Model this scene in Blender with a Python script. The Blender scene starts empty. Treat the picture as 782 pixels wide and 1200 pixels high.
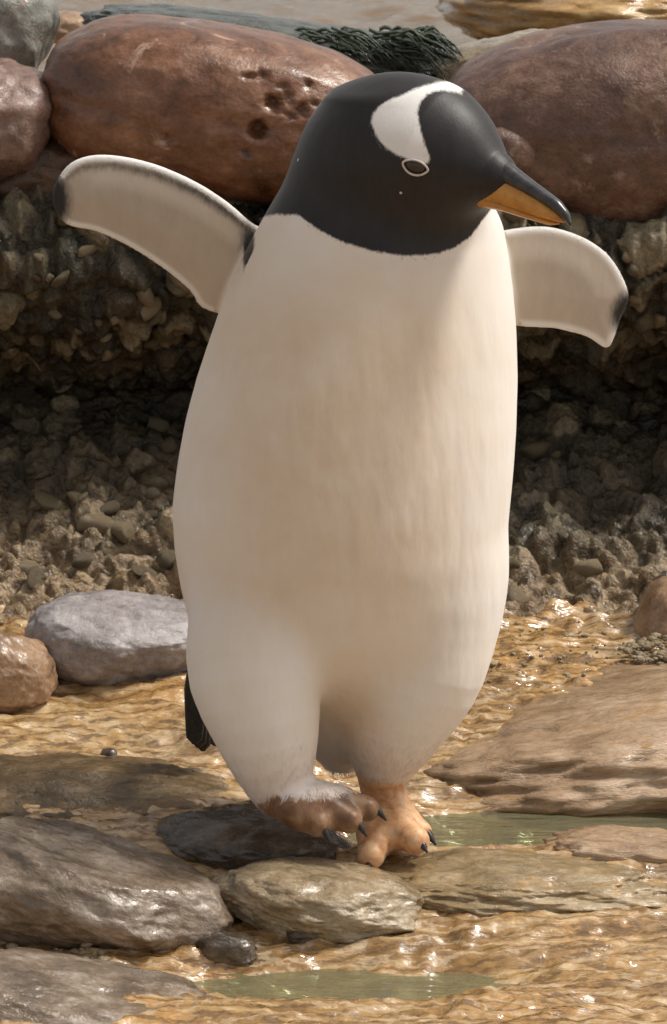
import bpy, math, random
import numpy as np
from mathutils import Vector, Matrix

random.seed(7)
scene = bpy.context.scene
COL = scene.collection
R = math.radians

# ------------------------------------------------------------------ camera
FPX = 5000.0                      # focal length in pixels of the 782 x 1200 photograph
PITCH = R(10.0)
CAM = np.array([0.0, -4.0, 1.0315])
cam_d = bpy.data.cameras.new('camera')
cam_d.sensor_fit = 'VERTICAL'; cam_d.sensor_height = 24.0; cam_d.sensor_width = 24.0
cam_d.lens = FPX / 1200 * 24.0
cam_d.clip_start = 0.05; cam_d.clip_end = 1000
cam_d.dof.use_dof = True; cam_d.dof.focus_distance = 3.98; cam_d.dof.aperture_fstop = 18.0
cam = bpy.data.objects.new('camera', cam_d)
cam.location = CAM; cam.rotation_euler = (R(90) - PITCH, 0, 0)
COL.objects.link(cam); scene.camera = cam
scene.render.resolution_x = 667; scene.render.resolution_y = 1024

# ------------------------------------------------------------------ sky, sun, exposure
SUN_EL, SUN_AZ = R(58), R(82)     # azimuth measured from +Y (away from camera) towards +X (right)
world = bpy.data.worlds.new('World'); scene.world = world; world.use_nodes = True
wn = world.node_tree; wn.nodes.clear()
sky = wn.nodes.new('ShaderNodeTexSky'); sky.sky_type = 'NISHITA'; sky.sun_disc = False
sky.sun_elevation = SUN_EL; sky.sun_rotation = SUN_AZ
sky.air_density = 1.0; sky.dust_density = 2.0; sky.ozone_density = 0.6
hs = wn.nodes.new('ShaderNodeHueSaturation'); hs.inputs['Saturation'].default_value = 0.22
tint = wn.nodes.new('ShaderNodeMix'); tint.data_type = 'RGBA'; tint.blend_type = 'MULTIPLY'
tint.inputs['Factor'].default_value = 1.0; tint.inputs['B'].default_value = (1.0, 0.955, 0.89, 1)
bg = wn.nodes.new('ShaderNodeBackground'); bg.inputs['Strength'].default_value = 0.062
wo = wn.nodes.new('ShaderNodeOutputWorld')
wn.links.new(sky.outputs[0], hs.inputs['Color']); wn.links.new(hs.outputs[0], tint.inputs['A'])
wn.links.new(tint.outputs['Result'], bg.inputs['Color']); wn.links.new(bg.outputs[0], wo.inputs['Surface'])

sun_d = bpy.data.lights.new('sun', 'SUN'); sun_d.energy = 1.5; sun_d.angle = R(12); sun_d.color = (1.0, 0.95, 0.87)
sun = bpy.data.objects.new('sun', sun_d); COL.objects.link(sun)
sd = Vector((math.sin(SUN_AZ) * math.cos(SUN_EL), math.cos(SUN_AZ) * math.cos(SUN_EL), math.sin(SUN_EL)))
sun.rotation_euler = sd.to_track_quat('Z', 'Y').to_euler(); sun.location = (2, 1, 4)

vs = scene.view_settings
vs.view_transform = 'Standard'; vs.look = 'None'; vs.exposure = 1.15; vs.gamma = 1.0; vs.use_curve_mapping = False

scene.cycles.max_bounces = 6; scene.cycles.diffuse_bounces = 3; scene.cycles.glossy_bounces = 3; scene.cycles.transparent_max_bounces = 6

# ------------------------------------------------------------------ helpers
def P(px, py, Y):
    """world point at depth Y that the photograph shows at (px, py)"""
    u = (px - 391.0) / FPX; v = (600.0 - py) / FPX
    c, s = math.cos(PITCH), math.sin(PITCH)
    d = np.array([u, c + v * s, v * c - s])
    t = (Y - CAM[1]) / d[1]
    return CAM + d * t
def PZ(px, py, z):
    u = (px - 391.0) / FPX; v = (600.0 - py) / FPX
    c, s = math.cos(PITCH), math.sin(PITCH)
    d = np.array([u, c + v * s, v * c - s])
    return CAM + d * ((z - CAM[2]) / d[2])
def MPP(Y, z=0.4):                # metres per photograph pixel
    return ((Y - CAM[1]) * math.cos(PITCH) + (CAM[2] - z) * math.sin(PITCH)) / FPX

def _hash(ix, iy, iz, seed):
    h = (ix.astype(np.uint32) * np.uint32(374761393) + iy.astype(np.uint32) * np.uint32(668265263)
         + iz.astype(np.uint32) * np.uint32(2147483647 ^ 0x5bd1e995) + np.uint32((seed * 144665 + 977) & 0xffffffff))
    h ^= h >> np.uint32(13); h *= np.uint32(1274126177); h ^= h >> np.uint32(16)
    h *= np.uint32(2246822519); h ^= h >> np.uint32(15)
    return h
def gnoise(p, seed=0):
    """gradient noise about -1..1 at the points p (N,3)"""
    p = np.asarray(p, np.float64) + 1000.0
    i = np.floor(p).astype(np.int64); f = p - i
    w = f * f * f * (f * (f * 6 - 15) + 10)
    out = np.zeros(len(p))
    for dx in (0, 1):
        for dy in (0, 1):
            for dz in (0, 1):
                h = _hash(i[:, 0] + dx, i[:, 1] + dy, i[:, 2] + dz, seed)
                gx = (h & np.uint32(1023)).astype(np.float64) / 511.5 - 1
                gy = ((h >> np.uint32(10)) & np.uint32(1023)).astype(np.float64) / 511.5 - 1
                gz = ((h >> np.uint32(20)) & np.uint32(1023)).astype(np.float64) / 511.5 - 1
                d = gx * (f[:, 0] - dx) + gy * (f[:, 1] - dy) + gz * (f[:, 2] - dz)
                wx = w[:, 0] if dx else 1 - w[:, 0]; wy = w[:, 1] if dy else 1 - w[:, 1]; wz = w[:, 2] if dz else 1 - w[:, 2]
                out += d * wx * wy * wz
    return out * 1.25
def fbm(p, octv=4, seed=0, gain=0.5, lac=2.03, ridged=False):
    p = np.asarray(p, np.float64); a = 1.0; o = np.zeros(len(p)); fr = 1.0
    for k in range(octv):
        n = gnoise(p * fr, seed + k * 17)
        o += a * ((1 - 2 * np.abs(n)) if ridged else n)
        a *= gain; fr *= lac
    return o
def worley(p, seed=0):
    """F1, F2 and a random value of the nearest cell"""
    p = np.asarray(p, np.float64) + 1000.0
    i = np.floor(p).astype(np.int64); n = len(p)
    f1 = np.full(n, 9.0); f2 = np.full(n, 9.0); idv = np.zeros(n)
    for dx in (-1, 0, 1):
        for dy in (-1, 0, 1):
            for dz in (-1, 0, 1):
                c = i + np.array([dx, dy, dz])
                h = _hash(c[:, 0], c[:, 1], c[:, 2], seed)
                j = np.stack([(h & np.uint32(1023)), (h >> np.uint32(10)) & np.uint32(1023), (h >> np.uint32(20)) & np.uint32(1023)], 1) / 1023.0
                d = np.linalg.norm(c + 0.1 + 0.8 * j - p, axis=1)
                nb = d < f1
                f2 = np.where(nb, f1, np.minimum(f2, d)); f1 = np.where(nb, d, f1)
                idv = np.where(nb, (h % np.uint32(997)) / 997.0, idv)
    return f1, f2, idv
def sstep(a, b, x):
    t = np.clip((x - a) / (b - a), 0, 1); return t * t * (3 - 2 * t)

def mesh_np(name, verts, faces, smooth=True):
    """faces: (M,3) or (M,4) array"""
    verts = np.ascontiguousarray(verts, np.float32); faces = np.ascontiguousarray(faces, np.int32)
    me = bpy.data.meshes.new(name)
    me.vertices.add(len(verts)); me.vertices.foreach_set('co', verts.ravel())
    m, k = faces.shape
    me.loops.add(m * k); me.loops.foreach_set('vertex_index', faces.ravel())
    me.polygons.add(m); me.polygons.foreach_set('loop_start', np.arange(0, m * k, k, dtype=np.int32))
    me.polygons.foreach_set('use_smooth', np.full(m, smooth))
    me.update(calc_edges=True); me.validate()
    return me
def attr(me, name, vals):
    a = me.attributes.new(name, 'FLOAT', 'POINT'); a.data.foreach_set('value', np.ascontiguousarray(vals, np.float32))
def obj(name, me, mat=None, parent=None, loc=None):
    o = bpy.data.objects.new(name, me); COL.objects.link(o)
    if mat is not None and me is not None and not me.materials: me.materials.append(mat)
    if parent is not None: o.parent = parent
    if loc is not None: o.location = loc
    return o
def tag(o, label=None, cat=None, group=None, kind=None):
    if label: o['label'] = label
    if cat: o['category'] = cat
    if group: o['group'] = group
    if kind: o['kind'] = kind
    return o
def grid_faces(nu, nv):
    a = (np.arange(nu - 1)[:, None] * nv + np.arange(nv - 1)[None, :]).ravel()
    return np.stack([a, a + nv, a + nv + 1, a + 1], 1)
_ico = {}
def ico(sub):
    if sub not in _ico:
        import bmesh
        bm = bmesh.new(); bmesh.ops.create_icosphere(bm, subdivisions=sub, radius=1.0)
        v = np.array([x.co[:] for x in bm.verts]); f = np.array([[w.index for w in q.verts] for q in bm.faces]); bm.free()
        _ico[sub] = (v, f)
    v, f = _ico[sub]; return v.copy(), f
def loft(path, radii, nseg=16, up=(0, 0, 1), squash=None):
    """closed tube along path; radii (side, up) per point; returns verts, tri faces"""
    path = np.array(path, float); n = len(path); V = []
    for i in range(n):
        t = path[min(i + 1, n - 1)] - path[max(i - 1, 0)]; t /= np.linalg.norm(t)
        s = np.cross(t, up); s /= np.linalg.norm(s); w = np.cross(s, t)
        for k in range(nseg):
            a = 2 * math.pi * k / nseg
            V.append(path[i] + s * math.cos(a) * radii[i][0] + w * math.sin(a) * radii[i][1])
    F = []
    for i in range(n - 1):
        for k in range(nseg):
            a = i * nseg + k; b = i * nseg + (k + 1) % nseg; c = b + nseg; d = a + nseg
            F += [(a, b, c), (a, c, d)]
    V.append(path[0]); V.append(path[-1]); c0 = len(V) - 2; c1 = len(V) - 1
    for k in range(nseg):
        F.append((c0, (k + 1) % nseg, k)); F.append((c1, (n - 1) * nseg + k, (n - 1) * nseg + (k + 1) % nseg))
    return np.array(V), np.array(F)

# ------------------------------------------------------------------ material helpers
class NT:
    def __init__(s, name):
        s.m = bpy.data.materials.new(name); s.m.use_nodes = True
        s.t = s.m.node_tree; s.t.nodes.clear(); s.out = s.n('ShaderNodeOutputMaterial')
        s.tc = s.n('ShaderNodeTexCoord')
    def n(s, typ, **kw):
        x = s.t.nodes.new(typ)
        for k, v in kw.items(): setattr(x, k, v)
        return x
    def l(s, a, b): s.t.links.new(a, b)
    def mapping(s, scale=(1, 1, 1), rot=(0, 0, 0), src='Object'):
        m = s.n('ShaderNodeMapping'); m.inputs['Scale'].default_value = scale; m.inputs['Rotation'].default_value = rot
        s.l(s.tc.outputs[src], m.inputs['Vector']); return m.outputs[0]
    def noise(s, vec, scale, detail=5, rough=0.55, dist=0.0):
        x = s.n('ShaderNodeTexNoise'); x.inputs['Scale'].default_value = scale; x.inputs['Detail'].default_value = detail
        x.inputs['Roughness'].default_value = rough; x.inputs['Distortion'].default_value = dist
        s.l(vec, x.inputs['Vector']); return x.outputs['Fac']
    def voro(s, vec, scale, feat='F1', rnd=1.0):
        x = s.n('ShaderNodeTexVoronoi', feature=feat); x.inputs['Scale'].default_value = scale
        x.inputs['Randomness'].default_value = rnd; s.l(vec, x.inputs['Vector']); return x
    def ramp(s, fac, stops, interp='LINEAR'):
        r = s.n('ShaderNodeValToRGB'); e = r.color_ramp; e.interpolation = interp
        while len(e.elements) < len(stops): e.elements.new(0.5)
        for q, (p, c) in zip(e.elements, stops):
            q.position = p; q.color = (c, c, c, 1) if isinstance(c, (int, float)) else (*c, 1)
        s.l(fac, r.inputs['Fac']); return r.outputs['Color']
    def mix(s, fac, a, b, blend='MIX'):
        m = s.n('ShaderNodeMix', data_type='RGBA', blend_type=blend)
        for v, k in ((fac, 'Factor'), (a, 'A'), (b, 'B')):
            i = m.inputs[k] if k != 'Factor' else m.inputs['Factor']
            if isinstance(v, (int, float)): i.default_value = v if k == 'Factor' else (v, v, v, 1)
            elif isinstance(v, tuple): i.default_value = (*v, 1)
            else: s.l(v, i)
        return m.outputs['Result']
    def math(s, op, a, b=0.0, clamp=False):
        m = s.n('ShaderNodeMath', operation=op); m.use_clamp = clamp
        for v, i in ((a, 0), (b, 1)):
            if isinstance(v, (int, float)): m.inputs[i].default_value = v
            else: s.l(v, m.inputs[i])
        return m.outputs[0]
    def attr(s, name):
        a = s.n('ShaderNodeAttribute'); a.attribute_name = name; return a.outputs['Fac']
    def bump(s, h, strength, dist, nrm=None):
        b = s.n('ShaderNodeBump'); b.inputs['Strength'].default_value = strength; b.inputs['Distance'].default_value = dist
        s.l(h, b.inputs['Height'])
        if nrm is not None: s.l(nrm, b.inputs['Normal'])
        return b.outputs[0]
    def bsdf(s, color, rough=0.6, spec=0.5, normal=None, coat=0.0, coat_rough=0.1, coat_normal=None, sheen=0.0, sss=0.0):
        p = s.n('ShaderNodeBsdfPrincipled')
        for v, k in ((color, 'Base Color'), (rough, 'Roughness'), (spec, 'Specular IOR Level'), (coat, 'Coat Weight'), (coat_rough, 'Coat Roughness')):
            if isinstance(v, (int, float)): p.inputs[k].default_value = v
            elif isinstance(v, tuple): p.inputs[k].default_value = (*v, 1)
            else: s.l(v, p.inputs[k])
        if normal is not None: s.l(normal, p.inputs['Normal'])
        if coat_normal is not None: s.l(coat_normal, p.inputs['Coat Normal'])
        if sheen: p.inputs['Sheen Weight'].default_value = sheen; p.inputs['Sheen Roughness'].default_value = 0.4
        if sss:
            p.inputs['Subsurface Weight'].default_value = sss; p.inputs['Subsurface Radius'].default_value = (0.012, 0.008, 0.006)
            p.inputs['Subsurface Scale'].default_value = 0.5
        s.l(p.outputs[0], s.out.inputs['Surface']); return p

def rock_material(name, c_dark, c_mid, c_light, scale=9.0, stretch=(1, 1, 1), rough=(0.25, 0.6), coat=0.25,
                  bump=0.5, spots=None, spot_amt=0.0, streak=0.0, rot=(0, 0, 0), veins=None):
    t = NT(name); v = t.mapping(stretch, rot)
    n1 = t.noise(v, scale, 7, 0.6, 0.4); n2 = t.noise(v, scale * 5.3, 6, 0.65, 0.2); n3 = t.noise(v, scale * 26, 4, 0.6)
    a = t.math('ADD', t.math('MULTIPLY', n1, 0.6), t.math('MULTIPLY', n2, 0.4))
    col = t.ramp(a, [(0.34, c_dark), (0.5, c_mid), (0.66, c_light)])
    col = t.mix(0.55, col, t.ramp(n3, [(0.3, 0.35), (0.7, 0.75)]), 'OVERLAY')
    if spots is not None:
        sp = t.ramp(t.noise(v, scale * 2.1, 6, 0.7, 0.8), [(0.62 - spot_amt * 0.2, 0.0), (0.70 - spot_amt * 0.2, 1.0)])
        col = t.mix(sp, col, spots)
    if veins is not None:
        w = t.n('ShaderNodeTexWave', wave_type='BANDS', bands_direction='Z'); w.inputs['Scale'].default_value = scale * 0.9
        w.inputs['Distortion'].default_value = 9; w.inputs['Detail'].default_value = 5; w.inputs['Detail Scale'].default_value = 1.4
        t.l(v, w.inputs['Vector'])
        col = t.mix(t.ramp(w.outputs['Fac'], [(0.55, 0.0), (0.95, 0.75)]), col, veins)
    r = t.ramp(n2, [(0.35, rough[0]), (0.68, rough[1])])
    h = t.math('ADD', t.math('MULTIPLY', n2, 0.7), t.math('MULTIPLY', n3, 0.35))
    nb = t.bump(h, bump, 0.006)
    cw = t.ramp(n1, [(0.35, coat), (0.65, coat * 0.25)])
    t.bsdf(col, r, 0.45, nb, cw, 0.07, t.bump(n2, bump * 0.6, 0.004))
    return t.m

# ------------------------------------------------------------------ ground and water
WATER_Z = -0.014; WATER_Z2 = -0.060
def axis_coords(lo, hi, step, far, growth=1.22):
    c = list(np.arange(lo, hi, step)); s = step; x = hi
    while x < far[1]: c.append(x); s *= growth; x += s
    c.append(far[1]); s = step * growth; x = lo - s; L = []
    while x > far[0]: L.append(x); s *= growth; x -= s
    L.append(far[0]); return np.array(L[::-1] + c)
def ground_height(x, y):
    p = np.stack([x, y, np.zeros_like(x)], 1)
    big = gnoise(p * np.array([2.2, 3.4, 1]), 3) * 0.012
    w = gnoise(p * np.array([5, 5, 1]), 8) * 0.10
    lay = fbm(np.stack([x * 5 + w * 4, y * 13 + w * 9, x * 0 + .3], 1), 5, 21, 0.55) * 0.008
    rid = fbm(np.stack([x * 13 + w * 8, y * 34 + w * 20, x * 0 + 4.3], 1), 4, 40, 0.55, ridged=True) * 0.0062
    fine = fbm(p * 55, 3, 60, 0.5) * 0.0011
    lumps = np.abs(gnoise(np.stack([x * 24 + w * 10, y * 34, x * 0 + .5], 1), 63)) * 1.4
    z = 0.004 + big + lay + rid + fine + 0.006 * lumps * sstep(-.2, .3, gnoise(p * 6, 64)) + (.014 * lumps + .008 * fbm(p * 22, 3, 66)) * sstep(.48, .68, y)
    z = z + 0.072 * sstep(0.15, 0.58, y)                     # rises towards the wall
    z = z - 0.046 * sstep(0.01, -0.13, y) - 0.008 * sstep(-.13, -.3, y)
    def dip(cx, cy, rx, ry, d):
        q = ((x - cx) / rx) ** 2 + ((y - cy) / ry) ** 2
        return d * np.exp(-q * 1.3)
    z = z - dip(0.24, 0.115, 0.25, 0.095, 0.060) - dip(0.0, -0.285, 0.17, 0.075, 0.052) - dip(-0.02, 0.03, .1, .06, .02)
    z = z - dip(-.3, -.2, .2, .05, .012)
    z = z + 0.018 * np.exp(-((x - .22) / .2) ** 2 - ((y + .12) / .07) ** 2)
    z = z + 0.004 * sstep(-.12, -.2, y) * fbm(np.stack([x * 9 + w * 8, y * 26 + w * 14, x * 0 + 2.3], 1), 3, 47, .55, ridged=True)
    far = sstep(3.0, 8.0, np.hypot(x, y)); z = z * (1 - far) + far * 0.0
    return z
gx = axis_coords(-0.56, 0.56, 0.0036, (-150, 150)); gy = axis_coords(-0.62, 0.75, 0.0036, (-150, 150))
GX, GY = np.meshgrid(gx, gy, indexing='ij')
gz = ground_height(GX.ravel(), GY.ravel())
me = mesh_np('ground', np.stack([GX.ravel(), GY.ravel(), gz], 1), grid_faces(len(gx), len(gy)))

def ground_material():
    t = NT('wet_tan_rock'); v = t.mapping((1, 1, 1)); vs_ = t.mapping((0.55, 1.5, 1.2))
    n1 = t.noise(vs_, 6, 7, 0.62, 0.8); n2 = t.noise(vs_, 28, 6, 0.65, 0.6); n3 = t.noise(v, 150, 4, 0.6)
    a = t.math('ADD', t.math('MULTIPLY', n1, 0.55), t.math('MULTIPLY', n2, 0.45))
    col = t.ramp(a, [(0.32, (0.10, 0.055, 0.018)), (0.44, (0.31, 0.17, 0.058)), (0.55, (0.47, 0.29, 0.115)), (0.70, (0.66, 0.48, 0.28))])
    g = t.ramp(t.noise(v, 4.3, 5, 0.6, 0.3), [(0.48, 0.0), (0.66, 0.7)])
    col = t.mix(g, col, t.mix(n2, (0.17, 0.115, 0.06), (0.48, 0.37, 0.26)))
    org = t.ramp(t.noise(v, 6.1, 4, 0.6, 0.5), [(0.46, 0.0), (0.62, 0.8)])
    col = t.mix(org, col, (0.50, 0.27, 0.085))
    wv = t.n('ShaderNodeTexWave', wave_type='BANDS', bands_direction='Y'); wv.inputs['Scale'].default_value = 9
    wv.inputs['Distortion'].default_value = 14; wv.inputs['Detail'].default_value = 6; wv.inputs['Detail Scale'].default_value = 1.6; wv.inputs['Detail Roughness'].default_value = 0.65
    t.l(vs_, wv.inputs['Vector'])
    col = t.mix(t.ramp(wv.outputs['Fac'], [(0.03, 0.8), (0.25, 0.0)]), col, (0.15, 0.082, 0.030))
    col = t.mix(t.ramp(wv.outputs['Fac'], [(0.8, 0.0), (0.97, 0.5)]), col, (0.66, 0.52, 0.34))
    col = t.mix(0.35, col, t.ramp(n3, [(0.3, 0.25), (0.7, 0.75)]), 'OVERLAY')
    n2s = t.math('MULTIPLY', t.noise(t.mapping((0.4, 1.6, 1.2)), 30, 4, 0.55, 1.0), t.ramp(t.noise(v, 6.5, 3, 0.5, 0.3), [(0.36, 0.3), (0.64, 1.2)]))
    h = t.math('ADD', n2s, t.math('MULTIPLY', n3, 0.06))
    nb = t.bump(h, 0.8, 0.010)
    flow = t.noise(t.mapping((0.45, 1.5, 1)), 24, 3, 0.5, 1.6)
    calm = t.ramp(t.noise(v, 5.0, 3, 0.5, 0.6), [(0.38, 0.12), (0.62, 1.0)])
    fl2 = t.noise(t.mapping((0.35, 1.1, 1), (0, 0, R(9))), 9, 3, 0.5, 1.2)
    hh = t.math('ADD', t.math('MULTIPLY', flow, calm), t.math('MULTIPLY', fl2, 1.3))
    t.bsdf(col, t.ramp(n2, [(0.3, 0.15), (0.7, 0.45)]), 0.5, nb, 1.0, 0.03, t.bump(hh, 0.8, 0.015))
    return t.m
def ground_hit(px, py):
    ys = np.linspace(-.6, .8, 1401); pts = np.array([P(px, py, q) for q in ys]); g = ground_height(pts[:, 0], pts[:, 1])
    k = np.argmax(pts[:, 2] < g); return pts[k]
ground = tag(obj('ground', me, ground_material()), kind='structure')

def water_material(name, tint_col, wave_scale, stretch, strength, dist=0.01, density=0.55, murk=(0.1, 0.1, 0.05)):
    t = NT(name); v = t.mapping(stretch)
    h = t.math('ADD', t.noise(v, wave_scale, 4, 0.55, 0.8), t.math('MULTIPLY', t.noise(v, wave_scale * 3.1, 3, 0.5, 0.4), 0.35))
    nb = t.bump(h, strength, dist)
    fr = t.n('ShaderNodeFresnel'); fr.inputs['IOR'].default_value = 1.33; t.l(nb, fr.inputs['Normal'])
    gl = t.n('ShaderNodeBsdfGlossy'); gl.inputs['Roughness'].default_value = 0.03; t.l(nb, gl.inputs['Normal'])
    tr = t.n('ShaderNodeBsdfTransparent'); tr.inputs['Color'].default_value = (*tint_col, 1)
    df = t.n('ShaderNodeBsdfDiffuse'); df.inputs['Color'].default_value = (*murk, 1)
    m0 = t.n('ShaderNodeMixShader'); m0.inputs[0].default_value = density
    t.l(tr.outputs[0], m0.inputs[1]); t.l(df.outputs[0], m0.inputs[2])
    m1 = t.n('ShaderNodeMixShader'); t.l(fr.outputs[0], m1.inputs[0]); t.l(m0.outputs[0], m1.inputs[1]); t.l(gl.outputs[0], m1.inputs[2])
    t.l(m1.outputs[0], t.out.inputs['Surface']); return t.m
M_stream = water_material('stream_water', (0.75, 0.82, 0.62), 16, (0.6, 2.0, 1), 0.35, 0.012, 0.45, (0.27, 0.255, 0.155))
for y0, y1, zw in ((0.005, 0.75, WATER_Z), (-3.0, -0.16, WATER_Z2)):
    WX, WY = np.meshgrid(np.linspace(-3, 3, 3), np.linspace(y0, y1, 3), indexing='ij')
    tag(obj('stream_water', mesh_np('stream_water', np.stack([WX.ravel(), WY.ravel(), np.full(9, zw)], 1), grid_faces(3, 3)), M_stream), kind='structure')

# ------------------------------------------------------------------ rock wall with ledge
prof = np.array([(0.40, -0.10), (0.50, -0.01), (0.62, 0.035), (0.74, 0.085), (0.84, 0.145), (0.96, 0.195), (1.08, 0.24), (1.12, 0.29), (1.06, 0.335),
                 (0.96, 0.375), (0.905, 0.42), (0.895, 0.46), (0.915, 0.492), (0.97, 0.505), (1.06, 0.51), (1.16, 0.545), (1.24, 0.565), (1.35, 0.54), (1.5, 0.49), (1.9, 0.475), (2.6, 0.47)])
seg = np.r_[0, np.cumsum(np.linalg.norm(np.diff(prof, axis=0), axis=1))]
s_f = np.r_[np.arange(0, 1.36, 0.0034), np.arange(1.36, seg[-1], 0.012), seg[-1]]
def smooth1(a, k):
    ker = np.hanning(k + 2)[1:-1]; ker /= ker.sum(); return np.convolve(np.pad(a, (k // 2, k // 2), mode='edge'), ker, 'valid')[:len(a)]
py_ = np.interp(s_f, seg, prof[:, 0]); pz_ = np.interp(s_f, seg, prof[:, 1])
core = s_f < 1.36
py_[core] = smooth1(py_[core], 13); pz_[core] = smooth1(pz_[core], 13)
ty = np.gradient(py_); tz = np.gradient(pz_); tl = np.hypot(ty, tz); ny_, nz_ = -tz / tl, ty / tl
wxs = axis_coords(-0.60, 0.60, 0.0034, (-14, 14), 1.15)
nu, nv = len(wxs), len(s_f)
X = np.repeat(wxs, nv); Yb = np.tile(py_, nu); Zb = np.tile(pz_, nu); NY = np.tile(ny_, nu); NZ = np.tile(nz_, nu); Sv = np.tile(s_f, nu)
# the recess is deeper to the right of the penguin and runs in bays
bay = gnoise(np.stack([X * 1.7 + 3, Zb * 0, X * 0], 1), 90)
rec = np.exp(-((Zb - 0.29) / 0.085) ** 2)
Yb = Yb + rec * (0.05 * bay + 0.06 * sstep(0.1, 0.35, X))
Yb = Yb + 0.05 * gnoise(np.stack([X * 2.6, Zb * 3, X * 0 + 7], 1), 91) * sstep(0.12, .3, Zb)
p0 = np.stack([X, Yb, Zb], 1)
wp = np.stack([gnoise(p0 * 14, 5), gnoise(p0 * 14, 6), gnoise(p0 * 14, 7)], 1) * 0.012
f1, f2, idv = worley((p0 + wp) * np.array([23, 23, 30]), 11)
stone = sstep(0.0, 0.30, f2 - f1) * (0.35 + 0.65 * idv)
g1, g2, idg = worley((p0 + wp * .6) * np.array([48, 48, 58]), 12)
peb = sstep(0.0, 0.35, g2 - g1) * (0.2 + 0.8 * idg)
rough_n = fbm(p0 * 9, 5, 15, 0.55); rdg = fbm(p0 * np.array([10, 10, 15]), 4, 16, 0.5, ridged=True)
rugged = sstep(0.02, 0.10, Sv) * (1 - 0.8 * sstep(1.3, 1.5, Sv))
crust = np.exp(-((Zb - 0.45) / 0.09) ** 2) + 0.7 * np.exp(-((Zb - 0.13) / 0.08) ** 2)
disp = rugged * (0.028 * rough_n + 0.016 * rdg + (0.30 + 0.7 * np.clip(crust, 0, 1)) * (0.019 * stone + 0.010 * peb) + 0.0035 * fbm(p0 * 60, 4, 18, 0.6) + 0.004 * fbm(p0 * 34, 3, 19, ridged=True))
Vw = np.stack([X, Yb + NY * disp, Zb + NZ * disp], 1)
wall_me = mesh_np('rock_wall', Vw, grid_faces(nu, nv)[:, ::-1])
attr(wall_me, 'cell', idv); attr(wall_me, 'low', np.maximum(sstep(.24, .06, Zb + .03 * rough_n) * (0.22 + .78 * sstep(.1, -.1, X)), .85 * sstep(.15, .085, Zb + .03 * rough_n))); attr(wall_me, 'proud', np.clip(stone, 0, 1))
def wall_material():
    t = NT('conglomerate'); v = t.mapping((1, 1, 1))
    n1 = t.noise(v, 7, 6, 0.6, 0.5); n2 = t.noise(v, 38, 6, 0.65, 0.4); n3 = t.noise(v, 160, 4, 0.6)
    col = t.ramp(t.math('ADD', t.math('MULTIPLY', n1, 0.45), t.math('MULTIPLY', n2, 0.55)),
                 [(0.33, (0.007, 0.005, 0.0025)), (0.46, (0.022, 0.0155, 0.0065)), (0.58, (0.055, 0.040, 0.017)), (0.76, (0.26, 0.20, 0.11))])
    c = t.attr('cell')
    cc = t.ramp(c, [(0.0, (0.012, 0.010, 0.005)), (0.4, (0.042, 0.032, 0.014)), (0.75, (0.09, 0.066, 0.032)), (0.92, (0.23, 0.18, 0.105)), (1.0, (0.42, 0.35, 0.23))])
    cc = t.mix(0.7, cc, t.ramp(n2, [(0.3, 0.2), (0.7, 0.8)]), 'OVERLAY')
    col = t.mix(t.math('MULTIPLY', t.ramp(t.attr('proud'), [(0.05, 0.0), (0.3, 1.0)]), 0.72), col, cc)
    moss = t.ramp(t.noise(v, 5.2, 5, 0.6, 0.4), [(0.52, 0.0), (0.68, 0.5)])
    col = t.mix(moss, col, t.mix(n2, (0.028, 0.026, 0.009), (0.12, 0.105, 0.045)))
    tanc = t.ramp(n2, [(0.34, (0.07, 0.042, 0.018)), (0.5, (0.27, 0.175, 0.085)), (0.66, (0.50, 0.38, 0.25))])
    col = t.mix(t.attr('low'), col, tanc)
    col = t.mix(0.55, col, t.ramp(n3, [(0.3, 0.25), (0.7, 0.75)]), 'OVERLAY')
    nb = t.bump(t.math('ADD', t.math('MULTIPLY', n2, 0.8), t.math('MULTIPLY', n3, 0.4)), 1.0, 0.012)
    t.bsdf(col, t.ramp(n2, [(0.35, 0.25), (0.65, 0.7)]), 0.5, nb, 0.35, 0.08, nb)
    return t.m
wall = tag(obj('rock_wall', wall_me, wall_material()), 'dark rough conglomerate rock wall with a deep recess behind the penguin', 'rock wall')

# upper pool behind the boulders, its bed running on behind the wall
bx = np.linspace(-40, 40, 5); by = np.array([2.55, 6, 20, 60])
BX, BY = np.meshgrid(bx, by, indexing='ij')
tag(obj('pool_bed', mesh_np('pool_bed', np.stack([BX.ravel(), BY.ravel(), np.full(BX.size, 0.466)], 1), grid_faces(5, 4)), ground.data.materials[0]), kind='structure')
px_ = axis_coords(-1.3, 1.3, 0.018, (-40, 40), 1.25); py2 = axis_coords(1.28, 7.0, 0.028, (1.279, 60), 1.25)
BX, BY = np.meshgrid(px_, py2, indexing='ij'); bxr, byr = BX.ravel(), BY.ravel()
near_ = 1 - sstep(6, 9, byr); near_ = near_ * (1 - sstep(1.2, 2.5, np.abs(bxr)))
wz_ = fbm(np.stack([bxr * 9 + .5 * gnoise(np.stack([bxr * 3, byr * 2, bxr * 0], 1), 3), byr * 4.2, bxr * 0 + 1.7], 1), 3, 300, 0.5) * 0.016 * near_
tag(obj('pool_water', mesh_np('pool_water', np.stack([bxr, byr, 0.545 + wz_], 1), grid_faces(len(px_), len(py2))),
        water_material('pool_water', (0.85, 0.72, 0.5), 26, (1.0, 0.5, 1), 0.5, 0.01, 0.4, (0.34, 0.22, 0.10))), kind='structure')

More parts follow.
